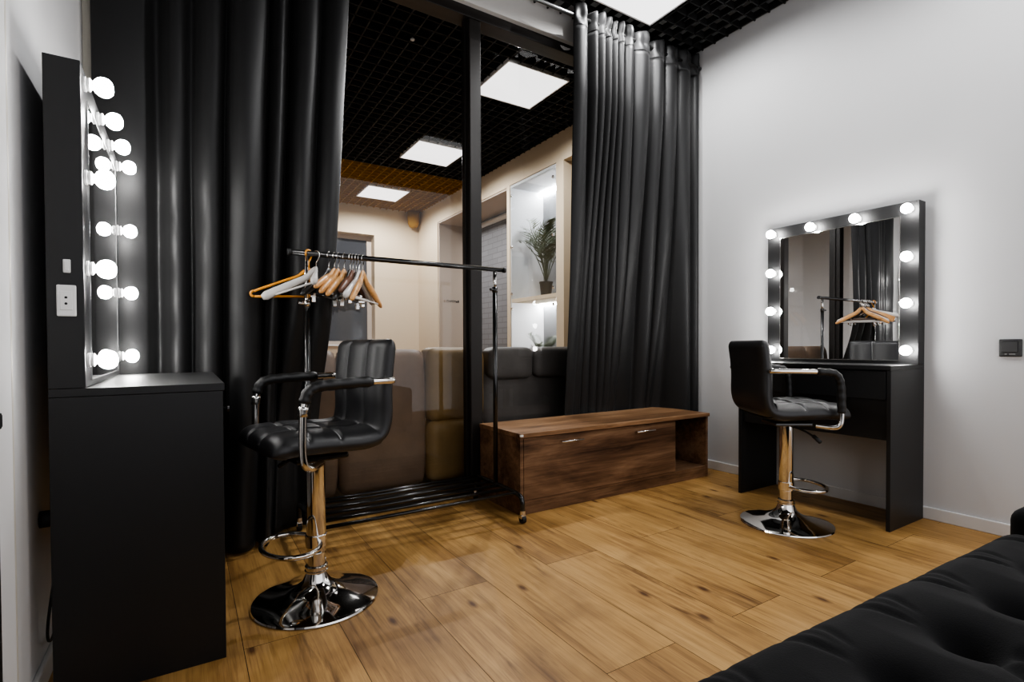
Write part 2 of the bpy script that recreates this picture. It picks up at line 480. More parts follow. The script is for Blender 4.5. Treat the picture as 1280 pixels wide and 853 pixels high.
lab = ['', 'square white LED ceiling panel in the black grid above the right curtain',
       'square white LED ceiling panel beyond the glass, nearest and largest',
       'square white LED ceiling panel beyond the glass, second back, half behind the post',
       'square white LED ceiling panel in the grid painted with warm light at the far end beyond the glass']
for y, l in list(zip(ys, lab))[1:]:
    panel_light((px, y, ZC), l)
panel_light((px, ys[0], ZC), 'unseen square white LED ceiling panel added overhead for light, nearest the black tufted sofa')  # unseen panel above the view, added as a light source

# soffit above the glass
bm = B(); box(bm, XL, XR, 2.66, 2.80, 2.845, 3.3); struct('wall_back', bm, M['plaster'])
bm = B(); box(bm, 2.10, XR, 2.515, 2.545, 2.885, ZC); struct('trim_6', bm, M['plenum'])
# glazed partition
w = thing('window_1', '', ''); del w['label'], w['category']; w['kind'] = 'structure'
bm = B()
box(bm, XL, XR, 2.69, 2.80, 2.785, 2.845, .003); fin('header_rail', bm, M['frame'], w)
bm = B(); box(bm, XL, XR, 2.70, 2.80, 0, .075, .003); fin('bottom_rail', bm, M['frame'], w)
for xx in (.410, 1.410, 2.410):
    bm = B(); box(bm, xx, xx+.078, 2.695, 2.80, .075, 2.785, .006)
    box(bm, xx-.012, xx, 2.735, 2.765, .075, 2.785); box(bm, xx+.078, xx+.090, 2.735, 2.765, .075, 2.785)
    fin('mullion', bm, M['frame'], w)
for xa, xb in ((XL+.01, .400), (.498, 1.400), (1.498, 2.400), (2.498, XR-.01)):
    bm = B(); vs = [bm.verts.new(p) for p in ((xa, 2.75, .07), (xb, 2.75, .07), (xb, 2.75, 2.79), (xa, 2.75, 2.79))]; bm.faces.new(vs)
    fin('glass_pane', bm, M['glass'], w)

# baseboards
bm = B(); box(bm, XR-.013, XR, YF, 2.69, 0, .062, .004); struct('baseboard_right', bm, M['trim'])
bm = B(); box(bm, XL, XL+.013, 1.48, 2.69, 0, .062, .004); struct('baseboard_left', bm, M['trim'])
# casing on left wall at the picture's left edge
bm = B(); box(bm, XL, XL+.020, 1.30, 1.475, 0, 3.0, .003); struct('trim_1', bm, M['wall'])
bm = B(); box(bm, XL, XL+.020, 1.475, 1.485, 0, 3.0, .001); struct('trim_2', bm, M['beige_trim'])
# corner strips beside the curtains
bm = B(); box(bm, XL, XL+.03, 2.62, 2.69, 0, 2.98, .003); struct('trim_3', bm, M['beige_trim'])

# ------------------------------------------------------------------ curtains
def fold_fn(edges, amp, sharp=1.6):
    """piecewise fold profile: edges = list of x where the cloth turns; returns depth(x) in [-1,1]"""
    def f(x):
        for i in range(len(edges)-1):
            a, b = edges[i], edges[i+1]
            if a <= x <= b:
                t = (x-a)/(b-a); s = 1 if i % 2 == 0 else -1
                return s*math.sin(PI*t)**(1/sharp)
        return 0.
    return f

def left_curtain():
    t = thing('curtain', 'long black blackout curtain hanging behind the left make-up table', 'curtain', (0, 0, 0), 0, 'black blackout curtains')
    bm = B()
    x0, x1 = -.292, .69
    ed = [(q-x0)/(x1-x0) for q in (-.292, -.118, -.035, .030, .070, .160, .205, .335, .372, .418, .462, .560, .590, .69)]
    wts = [.35, 1.1, .55, .35, .8, 1.1, .75, 1.1, .9, 1.3, .9, .5, .8]
    def dep(s):
        for i in range(len(ed)-1):
            if ed[i] <= s <= ed[i+1]:
                q = (s-ed[i])/(ed[i+1]-ed[i]); sg = 1 if i % 2 == 0 else -1
                return sg*wts[i]*math.sin(PI*q)**(.75 if sg > 0 else 1.)
        return 0.
    def fn(u, v):
        z = 2.915*(1-v) + .012*v
        zz = z/2.915
        xr = x1 - .175*(1-zz)**1.15
        s = u
        x = x0 + (xr-x0)*s
        wob = .012*math.sin(z*2.1 + s*9) * (1-zz)
        # lateral drift of folds
        x += .02*math.sin(s*PI)*(1-zz)*math.sin(z*1.3+1)
        A = .040 + .014*(1-zz)
        if z > 2.8: A *= .75
        y = 2.535 - .05*smst(.35, .55, s) - A*dep(min(1, max(0, s+wob*.3)))
        y += .0024*math.sin(z*7+s*31) + .035*smst(.55, .75, s)
        pb = smst(.27, .40, x)*smst(1.2, .45, z)          # hem pushed back behind the garment rack
        y = y*(1-pb) + (2.672 + .012*math.sin(x*60))*pb
        return (x, y, z)
    gridmesh(bm, 260, 90, fn)
    o = fin('curtain_cloth', bm, M['curtain'], t, smooth=True)
    md = o.modifiers.new('thick', 'SOLIDIFY'); md.thickness = .003
    # heading tape with pinched pleats
    bm = B()
    def fh(u, v):
        x = x0 + (x1-x0)*u
        y = 2.53 - .05*smst(.35, .55, u) + .035*smst(.55, .75, u) - .028*math.sin(u*62)
        return (x, y, 2.90 + .05*v)
    gridmesh(bm, 220, 4, fh); o = fin('heading', bm, M['curtain'], t, smooth=True)
    md = o.modifiers.new('thick', 'SOLIDIFY'); md.thickness = .004
left_curtain()

def right_curtain():
    t = thing('curtain', 'long black blackout curtain bunched behind the walnut bench in the right corner', 'curtain', (0, 0, 0), 0, 'black blackout curtains')
    x0, x1 = 1.985, 3.132
    hx = [1.985, 2.118, 2.178, 2.238, 2.291, 2.339, 2.395, 2.494, 2.664, 2.789, 2.926, 3.068, 3.132]
    ed = []
    for i in range(len(hx)-1):
        ed += [hx[i], hx[i]*.22+hx[i+1]*.78]
    ed.append(hx[-1]); ed = [(e-x0)/(x1-x0) for e in ed]
    def dep(s):
        for i in range(len(ed)-1):
            if ed[i] <= s <= ed[i+1]:
                q = (s-ed[i])/(ed[i+1]-ed[i])
                return math.sin(PI*q)**.8 if i % 2 == 0 else -.9*math.sin(PI*q)
        return 0.
    def body(s, z):
        x = x0 + (x1-x0)*s
        d = max(0., min(1., (2.45-z)/2.0))**1.25                       # pushed back behind the bench low down
        lat = 1-smst(.74, .90, s)
        k = (2.93-z)/2.5
        # cloth sweeps left as it drops
        x2 = x + .095*d*(1-smst(.55, .95, s)) - .025*k*math.sin(s*PI)
        A = .036*(1-.55*d*lat)*(1-.62*smst(2.5, 1.3, z)*(1-smst(.38, .5, s)))
        y = 2.452 + .245*d*lat - A*dep(s)*(1 - .35*smst(.5, 1., s))
        y += .027*math.sin(x*15.5-z*1.1)*smst(2.6, 1.2, z)*lat
        return Vector((x2, min(y, 2.728), z))
    bm = B()
    def fn(u, v):
        z = 2.80*(1-v) + .012*v
        return body(u, z)
    gridmesh(bm, 300, 100, fn)
    o = fin('curtain_cloth', bm, M['curtain'], t, smooth=True)
    md = o.modifiers.new('thick', 'SOLIDIFY'); md.thickness = .003
    bm = B()
    def fh(u, v):
        z = 2.795 + (.124 + .020*smst(.7, 1., u) + .008*math.sin(u*40))*v
        p = body(u, 2.80)
        ruf = .010*math.sin(u*95+v*2.5)*(v*(1-v)*3+.3*v)
        pinch = 1 - .45*math.exp(-((v-.45)/.22)**2)
        yy = 2.452 + (p.y-2.452)*pinch - ruf
        return (p.x, yy, z)
    gridmesh(bm, 300, 14, fh)
    o = fin('heading', bm, M['curtain'], t, smooth=True)
    md = o.modifiers.new('thick', 'SOLIDIFY'); md.thickness = .004
right_curtain()

t = thing('curtain_rod', 'long grey metal curtain rod under the black grid ceiling', 'curtain rod', (0, 2.455, 2.862))
bm = B(); tube(bm, [(XL, 0, 0), (XR, 0, 0)], .013, 16); fin('rod', bm, M['edge'], t)
for x in (.25, 2.6):
    bm = B(); box(bm, x-.012, x+.012, -.006, .21, .013, .02); box(bm, x-.012, x+.012, -.016, .016, -.016, .016, .003); fin('bracket', bm, M['steel'], t)

# ------------------------------------------------------------------ make-up tables
def bulb(parent, x, y, z, sx):
    """bulb sticking out along sx (+1/-1) from a surface at x"""
    bm = B()
    lathe(bm, [(0, .022), (.0115, .022), (.0165, .025), (.0215, .031), (.0242, .039), (.0240, .047), (.0210, .054), (.0150, .0595), (.007, .0622), (0, .0628)], 24, 'x', (0, 0, 0), sign=sx)
    b = fin('light_bulb', bm, M['bulb'], parent, smooth=True); b.location = (x, y, z)
    bm = B()
    lathe(bm, [(0, .0005), (.0185, .0005), (.0185, .006), (.0155, .007), (.0155, .0105), (.0168, .011), (.0168, .0145), (.0140, .0155), (.0112, .018), (.0112, .0215), (.0128, .0235), (.0172, .0262), (.0172, .0272), (0, .0272)], 24, 'x', (0, 0, 0), sign=sx)
    c = fin('socket', bm, M['collar'], b, angle=40); return b

def vanity(label, loc, s, left):
    """local: y along width 0..W, x depth away from wall: wall side at x=0, front at x=D (times s)"""
    W, D, P = .785, .372 if left else .365, .072
    t = thing('makeup_table', label, 'make-up table', loc)
    def bx(name, x0, x1, y0, y1, z0, z1, mat, bev=.0015, par=t):
        bm = B(); xa, xb = sorted((x0*s, x1*s)); box(bm, xa, xb, y0, y1, z0, z1, bev); return fin(name, bm, mat, par)
    L = M['laminate']
    bx('side_panel', 0, D, 0, .018, 0, .757, L); bx('side_panel', 0, D, W-.018, W, 0, .757, L)
    bx('desktop', 0, D+.004, 0, W, .7575, .7785, L)
    dr = bx('drawer', D-.018, D-.001, .021, W-.021, .618, .752, L)
    if left:
        bm = B(); lathe(bm, [(0, .0), (.006, .0), (.006, .010), (.009, .012), (.009, .018), (0, .019)], 14, 'x', ((D)*s, .06, .70), sign=s); fin('knob', bm, M['blackmetal'], dr)
    bx('back_panel', D-.040, D-.024, .018, W-.018, .424, .7575, L)
    bx('mirror_panel', 0, P, 0, W, .779, 1.592, L)
    mx0, mx1 = .082, W-.095
    bx('mirror', P, P+.003, mx0, W-mx0, .798, 1.522, M['mirror'], .0005)
    bm = B()
    e = .004
    e = .003
    for y0, y1, z0, z1 in ((mx0-e, mx0, .798-e, 1.522+e), (W-mx0, W-mx0+e, .798-e, 1.522+e), (mx0, W-mx0, .798-e, .798), (mx0, W-mx0, 1.522, 1.522+e)):
        xa, xb = sorted((P*s, (P+.004)*s)); box(bm, xa, xb, y0, y1, z0, z1)
    fin('mirror_edge', bm, M['steel' if not left else 'edge'], t)
    for z in (.848, 1.083, 1.314, 1.551):
        for y in (.038, W-.042): bulb(t, P*s, y, z, s)
    for y in (.275, .508): bulb(t, P*s, y, 1.551, s)
    return t, bx

tr, _ = vanity('black make-up table with lit bulb mirror standing against the right wall', (3.136, 1.100, 0), -1, False)
tl, bx = vanity('tall black make-up table seen from its side at the left, bulbs in profile', (-.286, 1.664, 0), 1, True)
# outlet and switch on the left table's side (facing the camera, y = 1.664)
o = None
bm = B(); box(bm, .020, .0575, -.008, -.0002, .957, 1.034, .003)
pl = fin('outlet_plate', bm, M['plastic_w'], tl)
bm = B(); box(bm, .027, .0505, -.0105, -.008, .972, 1.018, .001); fin('outlet_insert', bm, M['plastic_w'], pl)
bm = B()
for zc, up in ((1.003, 1), (.988, -1)):
    lathe(bm, [(0, 0), (.0030, 0), (.0030, .0006), (0, .0006)], 12, 'y', (.0385, -.0105, zc), sign=-1)
    box(bm, .0362, .0408, -.0111, -.0105, zc-.0028, zc-.0012)
fin('pin_holes', bm, M['slot'], pl)
bm = B(); box(bm, .033, .0475, -.006, -.0002, 1.064, 1.097, .002)
sw = fin('light_switch', bm, M['plastic_w'], tl)
bm = B(); box(bm, .0362, .0443, -.0095, -.006, 1.069, 1.092, .0015); fin('rocker', bm, M['plastic_w'], sw)

# plug and cable on the wall behind the left table
t = thing('power_plug', 'black plug in the wall behind the left make-up table', 'plug', (XL, 1.80, .43))
bm = B(); lathe(bm, [(0, .001), (.022, .001), (.022, .020), (.016, .032), (.009, .038), (0, .038)], 16, 'x', (0, 0, 0)); fin('plug_body', bm, M['rubber'], t, smooth=True)
bm = B(); tube(bm, smoothpath([(.036, 0, -.004), (.042, 0, -.03), (.03, -.03, -.16), (.016, -.05, -.30), (.016, .04, -.345), (.016, .14, -.25)], 3), .0035, 8); fin('cable', bm, M['rubber'], t, smooth=True)

# wall switch block on right wall
t = thing('wall_socket', 'black double wall socket plate on the white right wall', 'socket', (XR, .742, .821))
bm = B(); box(bm, -.010, -.0003, 0, .079, 0, .079, .004); fin('plate', bm, M['plastic_b'], t)
bm = B(); box(bm, -.014, -.010, .013, .071, .019, .070, .003); fin('rocker', bm, M['plastic_b'], t)
bm = B(); box(bm, -.0115, -.010, .022, .043, .009, .014, .0005); box(bm, -.0115, -.010, .050, .058, .009, .014, .0005); fin('marking', bm, M['marking'], t)

# slim console at the extreme left edge
t = thing('console_table', 'narrow black console with a chrome top rail at the left picture edge', 'console', (XL, .80, 0))
bm = B(); box(bm, .002, .060, 0, .40, 0, .74, .003); fin('body', bm, M['laminate'], t)
bm = B(); box(bm, .002, .066, -.003, .403, .742, .772, .006); fin('top_rail', bm, M['chrome'], t)

# ------------------------------------------------------------------ bar stools (front = +x local)
def stool(label, loc, rotz, slide, zoff=0., cuff=False, zr=.208):
    t = thing('bar_stool', label, 'bar stool', loc, rotz, 'black leather bar stools')
    ch = M['chrome']
    bm = B()
    lathe(bm, [(0, .0), (.207, .0), (.2095, .003), (.207, .008), (.195, .0125), (.15, .023), (.10, .037), (.066, .052), (.046, .070), (.0385, .090), (.036, .098)], 64)
    lathe(bm, [(.036, .098), (.039, .099), (.039, .104), (.0355, .106), (.0355, .112), (.038, .113), (.038, .118), (.031, .121), (.0305, .1215)], 48)
    fin('base', bm, ch, t, angle=35)
    bm = B(); lathe(bm, [(.0285, .118), (.0285, .20), (.0, .20)], 40); fin('lower_column', bm, ch, t, angle=40)
    bm = B(); lathe(bm, [(.0, .165), (.031, .165), (.0325, .168), (.0325, .50+zoff), (.0, .50+zoff)], 40); fin('column', bm, ch, t, angle=40)
    # foot ring
    bm = B()
    ring = [Vector((.086 + .088*math.cos(a), .122*math.sin(a), zr)) for a in [2*PI*k/48 for k in range(48)]]
    tube(bm, ring, .0085, 12, closed=True)
    fin('foot_ring', bm, ch, t, smooth=True)
    bm = B(); lathe(bm, [(.0325, zr-.022), (.036, zr-.021), (.036, zr+.018), (.0325, zr+.019)], 32); fin('ring_collar', bm, ch, t, angle=40)
    # gas lever
    bm = B(); tube(bm, smoothpath([(-.0, -.03, .490+zoff), (.03, -.10, .480+zoff), (.05, -.17, .455+zoff)], 2), .005, 8); tube(bm, [(.047, -.155, .461+zoff), (.056, -.195, .440+zoff)], .009, 10); fin('gas_lever', bm, M['rubber'], t, smooth=True)
    bm = B(); box(bm, -.09, .09, -.075, .075, .492+zoff, .512+zoff, .006); fin('mounting_plate', bm, M['blackmetal'], t)
    # upholstered shell: centre line in xz
    path = smoothpath([(.200, 0, .552), (.17, 0, .564), (.08, 0, .568), (-.03, 0, .562), (-.11, 0, .558), (-.165, 0, .575), (-.182, 0, .64), (-.178, 0, .72), (-.184, 0, .80), (-.198, 0, .905)], 3)
    # resample evenly
    d = [0]
    for a, b in zip(path, path[1:]): d.append(d[-1]+(b-a).length)
    tot = d[-1]
    def at(s):
        s = min(max(s, 0), 1)*tot
        for i in range(len(d)-1):
            if d[i] <= s <= d[i+1]:
                q = (s-d[i])/max(1e-9, d[i+1]-d[i]); return path[i].lerp(path[i+1], q)
        return path[-1]
    def tang(s): return (at(min(1, s+.01))-at(max(0, s-.01))).normalized()
    HW = .202
    def shell(name, s0, s1, seams_s, seams_t, T, endr0, endr1):
        bm = B()
        def prof(s):      # half thickness rounding at the ends
            L = (s1-s0)*tot; a = (s-s0)*tot; b = (s1-s)*tot
            k = 1.
            if endr0 and a < endr0: k = math.sqrt(max(0, 1-(1-a/endr0)**2))
            if endr1 and b < endr1: k = min(k, math.sqrt(max(0, 1-(1-b/endr1)**2)))
            return k
        def fn_side(sg):
            def fn(u, v):
                uu = .5-.5*math.cos(PI*u)
                s = s0+(s1-s0)*(uu*.75+u*.25)
                tt = math.sin((v-.5)*PI)      # -1..1, dense at the sides
                k = prof(s)
                cor = 1-.13*(1-k)
                y = tt*HW*cor
                edge = (1-abs(tt)**7)**.5
                h = T*k*edge
                if sg > 0:
                    dd = 0
                    for q in seams_s: dd = max(dd, math.exp(-((s-q)*tot/.008)**2))
                    for q in seams_t: dd = max(dd, math.exp(-((tt-q)*HW/.008)**2))
                    pil = 0
                    if seams_t:
                        qs = [-1]+list(seams_t)+[1]
                        for a, b in zip(qs, qs[1:]):
                            if a <= tt <= b: pil = math.sin(PI*(tt-a)/(b-a))
                    h = h + .006*pil*k*edge - .010*dd*k*edge
                else: h *= .75
                p = at(s); tg = tang(s); nr = Vector((-tg.z, 0, tg.x))
                if nr.z < -.2 or (abs(nr.z) <= .2 and nr.x < 0): nr = -nr
                # dish the seat a little
                q = p + nr*h*sg + Vector((0, y, zoff))
                return q
            return fn
        nu, nv = 150, 130
        A = gridmesh(bm, nu, nv, fn_side(1)); Bq = gridmesh(bm, nu, nv, fn_side(-1))
        bmesh.ops.remove_doubles(bm, verts=bm.verts, dist=.0004)
        es = [e for e in bm.edges if e.is_boundary]
        if es:
            try: bmesh.ops.bridge_loops(bm, edges=es)
            except Exception: pass
        ob = fin(name, bm, M['leather'], t, smooth=True)
        f = fn_side(1); bs = B()
        def vt(tt): return .5 + math.asin(tt)/PI
        def us(s):
            lo_, hi_ = 0., 1.
            for _ in range(30):
                m_ = (lo_+hi_)/2; uu = .5-.5*math.cos(PI*m_)
                if s0+(s1-s0)*(uu*.75+m_*.25) < s: lo_ = m_
                else: hi_ = m_
            return lo_
        for q in seams_t:
            tube(bs, [f(.06+.88*k/60, vt(q)) for k in range(61)], .0021, 6)
        for q in seams_s:
            tube(bs, [f(us(q), .10+.80*k/60) for k in range(61)], .0021, 6)
        fin('stitching', bs, M['stitch'], ob, smooth=True)
        return ob
    sb = .50
    shell('seat', 0., sb, (.155, .30), (-.33, .33), .043, .045, 0)
    bk = shell('backrest', sb-.002, 1., (), (-.36, .36), .036, 0, .034)
    # piping along the backrest's two edges
    # arms
    for sy in (-1, 1):
        y = sy*.232
        pts = smoothpath([(-.168, y*.90, .765), (-.182, y, .765), (-.10, y, .765), (.05, y, .762), (.105, y, .755), (.125, y, .71), (.128, y, .62), (.128, y, .555), (.122, y, .520), (.100, y*.97, .508), (.05, y*.75, .512)], 3)
        pts = [p+Vector((0, 0, zoff)) for p in pts]
        bm = B(); tube(bm, pts, .0118, 14)
        a = fin('armrest', bm, ch, t, smooth=True)
        lo, hi = slide
        acc = 0.; sub = []
        for k, p in enumerate(pts):
            if k: acc += (p-pts[k-1]).length
            if lo <= acc <= hi: sub.append(p)
        rr = [.0175+.0012*math.sin(i*1.7) for i in range(len(sub))]; rr[0] = rr[-1] = .014
        bm = B(); tube(bm, sub, rr, 14); fin('leather_sleeve', bm, M['leather2'], a, smooth=True)
        if cuff:
            acc = 0.; cf = []
            for k, p in enumerate(pts):
                if k: acc += (p-pts[k-1]).length
                if hi-.004 <= acc <= hi+.034: cf.append(p)
            bm = B(); tube(bm, cf, [.0150+.0018*math.sin(q*2.3) for q in range(len(cf))], 12); fin('cuff', bm, M['steel'], a, smooth=True)
    return t
stool('black leather bar stool on the left, facing the side-on make-up table', (.376, 1.888, 0), math.radians(190), (.085, .355), 0., True)
stool('black leather bar stool on the right, turned to the lit mirror by the wall', (2.492, 1.434, 0), math.radians(-34), (.20, .48), -.004, False, .188)

# ------------------------------------------------------------------ walnut bench
def bench():
    t = thing('storage_bench', 'low walnut storage bench with two bar handles and an open end cubby', 'bench', (1.452, 2.235, 0))
    W, D, Hh = 1.50, .43, .425
    def bx(name, x0, x1, y0, y1, z0, z1, mat=M['bench'], bev=.001, par=t):
        bm = B(); box(bm, x0, x1, y0, y1, z0, z1, bev); return fin(name, bm, mat, par)
    bx('top_board', -.004, W+.004, -.012, D, Hh-.022, Hh, M['bench_top'])
    bx('side_panel', 0, .020, 0, D, 0, Hh-.0225); bx('side_panel', W-.020, W, 0, D, 0, Hh-.0225)
    bx('divider', 1.165, 1.183, .002, D, .072, Hh-.0225)
    bx('bottom_board', .020, W-.020, .002, D, .055, .072)
    bx('plinth', .020, W-.020, .001, .018, 0, .0545)
    bx('back_panel', .020, W-.020, D-.008, D-.001, .072, Hh-.0225)
    dr = bx('drop_door', .022, 1.176, -.001, .0165, .074, Hh-.026)
    for x0 in (.250, .815):
        bm = B()
        x1 = x0+.152; z = .362
        tube(bm, [(x0, -.028, z), (x1, -.028, z)], .0052, 12)
        for x in (x0+.016, x1-.016): tube(bm, [(x, -.001, z), (x, -.028, z)], .0042, 10)
        fin('bar_handle', bm, M['chrome'], dr, smooth=True)
    bm = B(); box(bm, -.006, .012, -.0145, -.003, Hh-.016, Hh-.004, .002); fin('corner_cap', bm, M['plastic_w'], t)
bench()

# ------------------------------------------------------------------ garment rack
YR, ZR = 2.40, 1.288
def rack():
    t = thing('garment_rack', 'black rolling garment rack with hangers standing in front of the glass', 'garment rack', (0, YR, 0))
    bmx = M['blackmetal']; xl, xr = .448, 1.402
    bm = B(); tube(bm, [(.376, 0, ZR), (1.462, 0, ZR)], .0125, 16); r = fin('hanging_rail', bm, bmx, t, smooth=True)
    for x in (.372, 1.454):
        bm = B(); tube(bm, [(x, 0, ZR), (x+.012, 0, ZR)], .0145, 16); fin('end_cap', bm, M['rubber'], r)
    for x, zc, nm in ((xl, 1.075, 0), (xr, 1.185, 1)):
        bm = B(); tube(bm, [(x, 0, .135), (x, 0, zc)], .0125, 16); p = fin('post', bm, bmx, t, smooth=True)
        bm = B(); tube(bm, [(x, 0, zc-.02), (x, 0, ZR-.010)], .0098, 16); fin('upper_tube', bm, M['chrome'], p, smooth=True)
        bm = B(); tube(bm, [(x, 0, zc-.02), (x, 0, zc+.008)], .0150, 16); tube(bm, [(x, 0, zc-.006), (x-.035, -.012, zc-.006)], .007, 10); fin('height_clamp', bm, M['blackmetal' if nm else 'chrome'], p, smooth=True)
    for x in (xl, xr):
        pts = smoothpath([(x, -.262, .045), (x, -.262, .118), (x, -.225, .135), (x, -.10, .138), (x, .10, .138), (x, .195, .135), (x, .232, .118), (x, .232, .045)], 2)
        bm = B(); tube(bm, pts, .0125, 14); ef = fin('end_frame', bm, bmx, t, smooth=True)
        for sy, yy in ((-1, -.262), (1, .232)):
            bm = B()
            tube(bm, [(x, yy, .062), (x, yy, .040)], .014, 14)
            box(bm, x-.014, x+.014, yy-.012, yy+.012, .022, .044, .004)
            f = fin('caster', bm, M['chrome'], t, angle=40)
            bm = B(); tube(bm, [(x-.010, yy, .0205), (x+.010, yy, .0205)], .0203, 18); fin('wheel', bm, M['rubber'], f, angle=40)
    for y in (-.20, -.12, -.035, .05, .14, .20):
        bm = B(); tube(bm, [(xl, y, .138 if abs(y) < .15 else .136), (xr, y, .138 if abs(y) < .15 else .136)], .0085, 12); fin('shelf_bar', bm, bmx, t, smooth=True)
rack()

# ------------------------------------------------------------------ hangers
def hook_pts(r=.0175, drop=.062):
    # local plane: x across shoulders, z up; rail centre at origin
    p = arc((0, 0, 0), r, math.radians(-25), math.radians(180), 14, (1, 0, 0), (0, 0, 1))
    p = p[::-1] if False else p
    p += [Vector((-r*.95, 0, -.008)), Vector((-r*.55, 0, -.022)), Vector((0, 0, -.034)), Vector((0, 0, -drop))]
    return p

def hanger(label, x, a1, a2, kind, L=.215, drop=.09, drop2=None, L2=None):
    """x along the rail; a1, a2: headings of the two shoulder arms"""
    arm, hook = {'wood': ('hwood', 'chrome'), 'dark': ('hblack', 'chrome'), 'white': ('hwhite', 'chrome'), 'orange': ('horange', 'horange'),
                 'clip': ('chrome', 'chrome'), 'brown': ('hwood2', 'chrome')}[kind]
    drop2 = drop if drop2 is None else drop2
    t = thing('clothes_hanger', label, 'clothes hanger', (x, YR, ZR-.003), 0, 'clothes hangers on the rack rail')
    d1, d2 = [Vector((math.cos(math.radians(a)), math.sin(math.radians(a)), 0)) for a in (a1, a2)]
    ax = (d1-d2).normalized()
    hp = [Vector((ax.x*p.x, ax.y*p.x, p.z)) for p in hook_pts()]
    bm = B(); tube(bm, hp, .0022 if kind != 'orange' else .0044, 8); fin('hook', bm, M[hook], t, smooth=True)
    z0 = -.072
    def armpts(d, dr, L):
        q = []
        for i in range(17):
            u = i/16
            zz = z0 - dr*(.12*smst(0, .25, u) + .88*u**1.1) + .010*math.exp(-(u/.10)**2)
            q.append(Vector((d.x*L*u, d.y*L*u, zz)))
        return q
    A1, A2 = armpts(d1, drop, L), armpts(d2, drop2, L2 or L)
    bm = B()
    if kind == 'clip':
        for A in (A1, A2): tube(bm, A[:14], .003, 8)
    elif kind == 'orange':
        for A in (A1, A2): tube(bm, A, [.0075]*3+[.0055]*14, 10)
        e1, e2 = A1[-1]+Vector((0, 0, -.022)), A2[-1]+Vector((0, 0, -.022))
        tube(bm, [e1, (e1+e2)/2, e2], .0052, 10)
        for d, A in ((d1, A1), (d2, A2)): tube(bm, arc(A[-1]+Vector((0, 0, -.011))+d*.002, .011, PI/2, -PI/2, 8, d, (0, 0, 1)), .0052, 8)
    else:
        for A in (A1, A2):
            th = [.0125+.0065*math.sin(min(1, i/16*1.1)*PI)**.8 if kind != 'white' else .013+.006*(i/16) for i in range(17)]
            th[-1] *= .6
            tube(bm, A, th, 12, flat=[(1., .5+.3*(i/16)) for i in range(17)])
    fin('shoulders', bm, M[arm], t, smooth=True)
    if kind != 'orange':
        k = 13
        p1, p2 = A1[k]+Vector((0, 0, -.012)), A2[k]+Vector((0, 0, -.012))
        bm = B(); tube(bm, [p1, p1.lerp(p2, .5), p2], .0045 if kind != 'clip' else .003, 10)
        fin('trouser_bar', bm, M['chrome' if kind == 'clip' else 'hwood2' if kind == 'brown' else 'hblack' if kind == 'dark' else 'hwhite'], t, smooth=True)
        if kind in ('dark', 'clip', 'brown'):
            for q in (.17, .83):
                p = p1.lerp(p2, q); bm = B()
                box(bm, p.x-.008, p.x+.008, p.y-.008, p.y+.008, p.z-.034, p.z+.006, .002)
                tube(bm, [(p.x-.012, p.y, p.z-.010), (p.x+.012, p.y, p.z-.010)], .0045, 8)
                fin('trouser_clip', bm, M['chrome' if kind != 'dark' else 'steel'], t)
    return t
hanger('orange plastic hanger, first from the left end of the rail', .458, 173, 78, 'orange', L=.215, drop=.098, drop2=.085, L2=.075)
hanger('white wide-shoulder hanger beside the orange one', .490, 187, 256, 'white', L=.222, drop=.128, drop2=.070)
hanger('black plastic hanger right after the white one', .544, 228, 62, 'dark', L=.215, drop=.12)
hanger('pale wooden hanger, leftmost of the three close wooden ones', .568, 236, 55, 'wood', drop=.088)
hanger('pale wooden hanger, middle of the three close wooden ones', .585, 237, 56, 'wood', drop=.108)
hanger('pale wooden hanger, rightmost of the three close wooden ones', .611, 237, 55, 'wood', drop=.118)
hanger('black hanger with clips just right of the three wooden ones', .638, 236, 58, 'dark', L=.205, drop=.135)
hanger('dark brown wooden hanger in the middle of the right-hand bunch', .651, 238, 58, 'brown', L=.19, drop=.10)
hanger('chrome clip hanger left of the last wooden hanger', .665, 240, 60, 'clip', L=.21, drop=.12)
hanger('white hanger tucked behind the last wooden hanger', .679, 238, 56, 'white', L=.205, drop=.12)
hanger('pale wooden hanger at the right end of the bunch', .696, 241, 50, 'wood', L=.215, drop=.135)

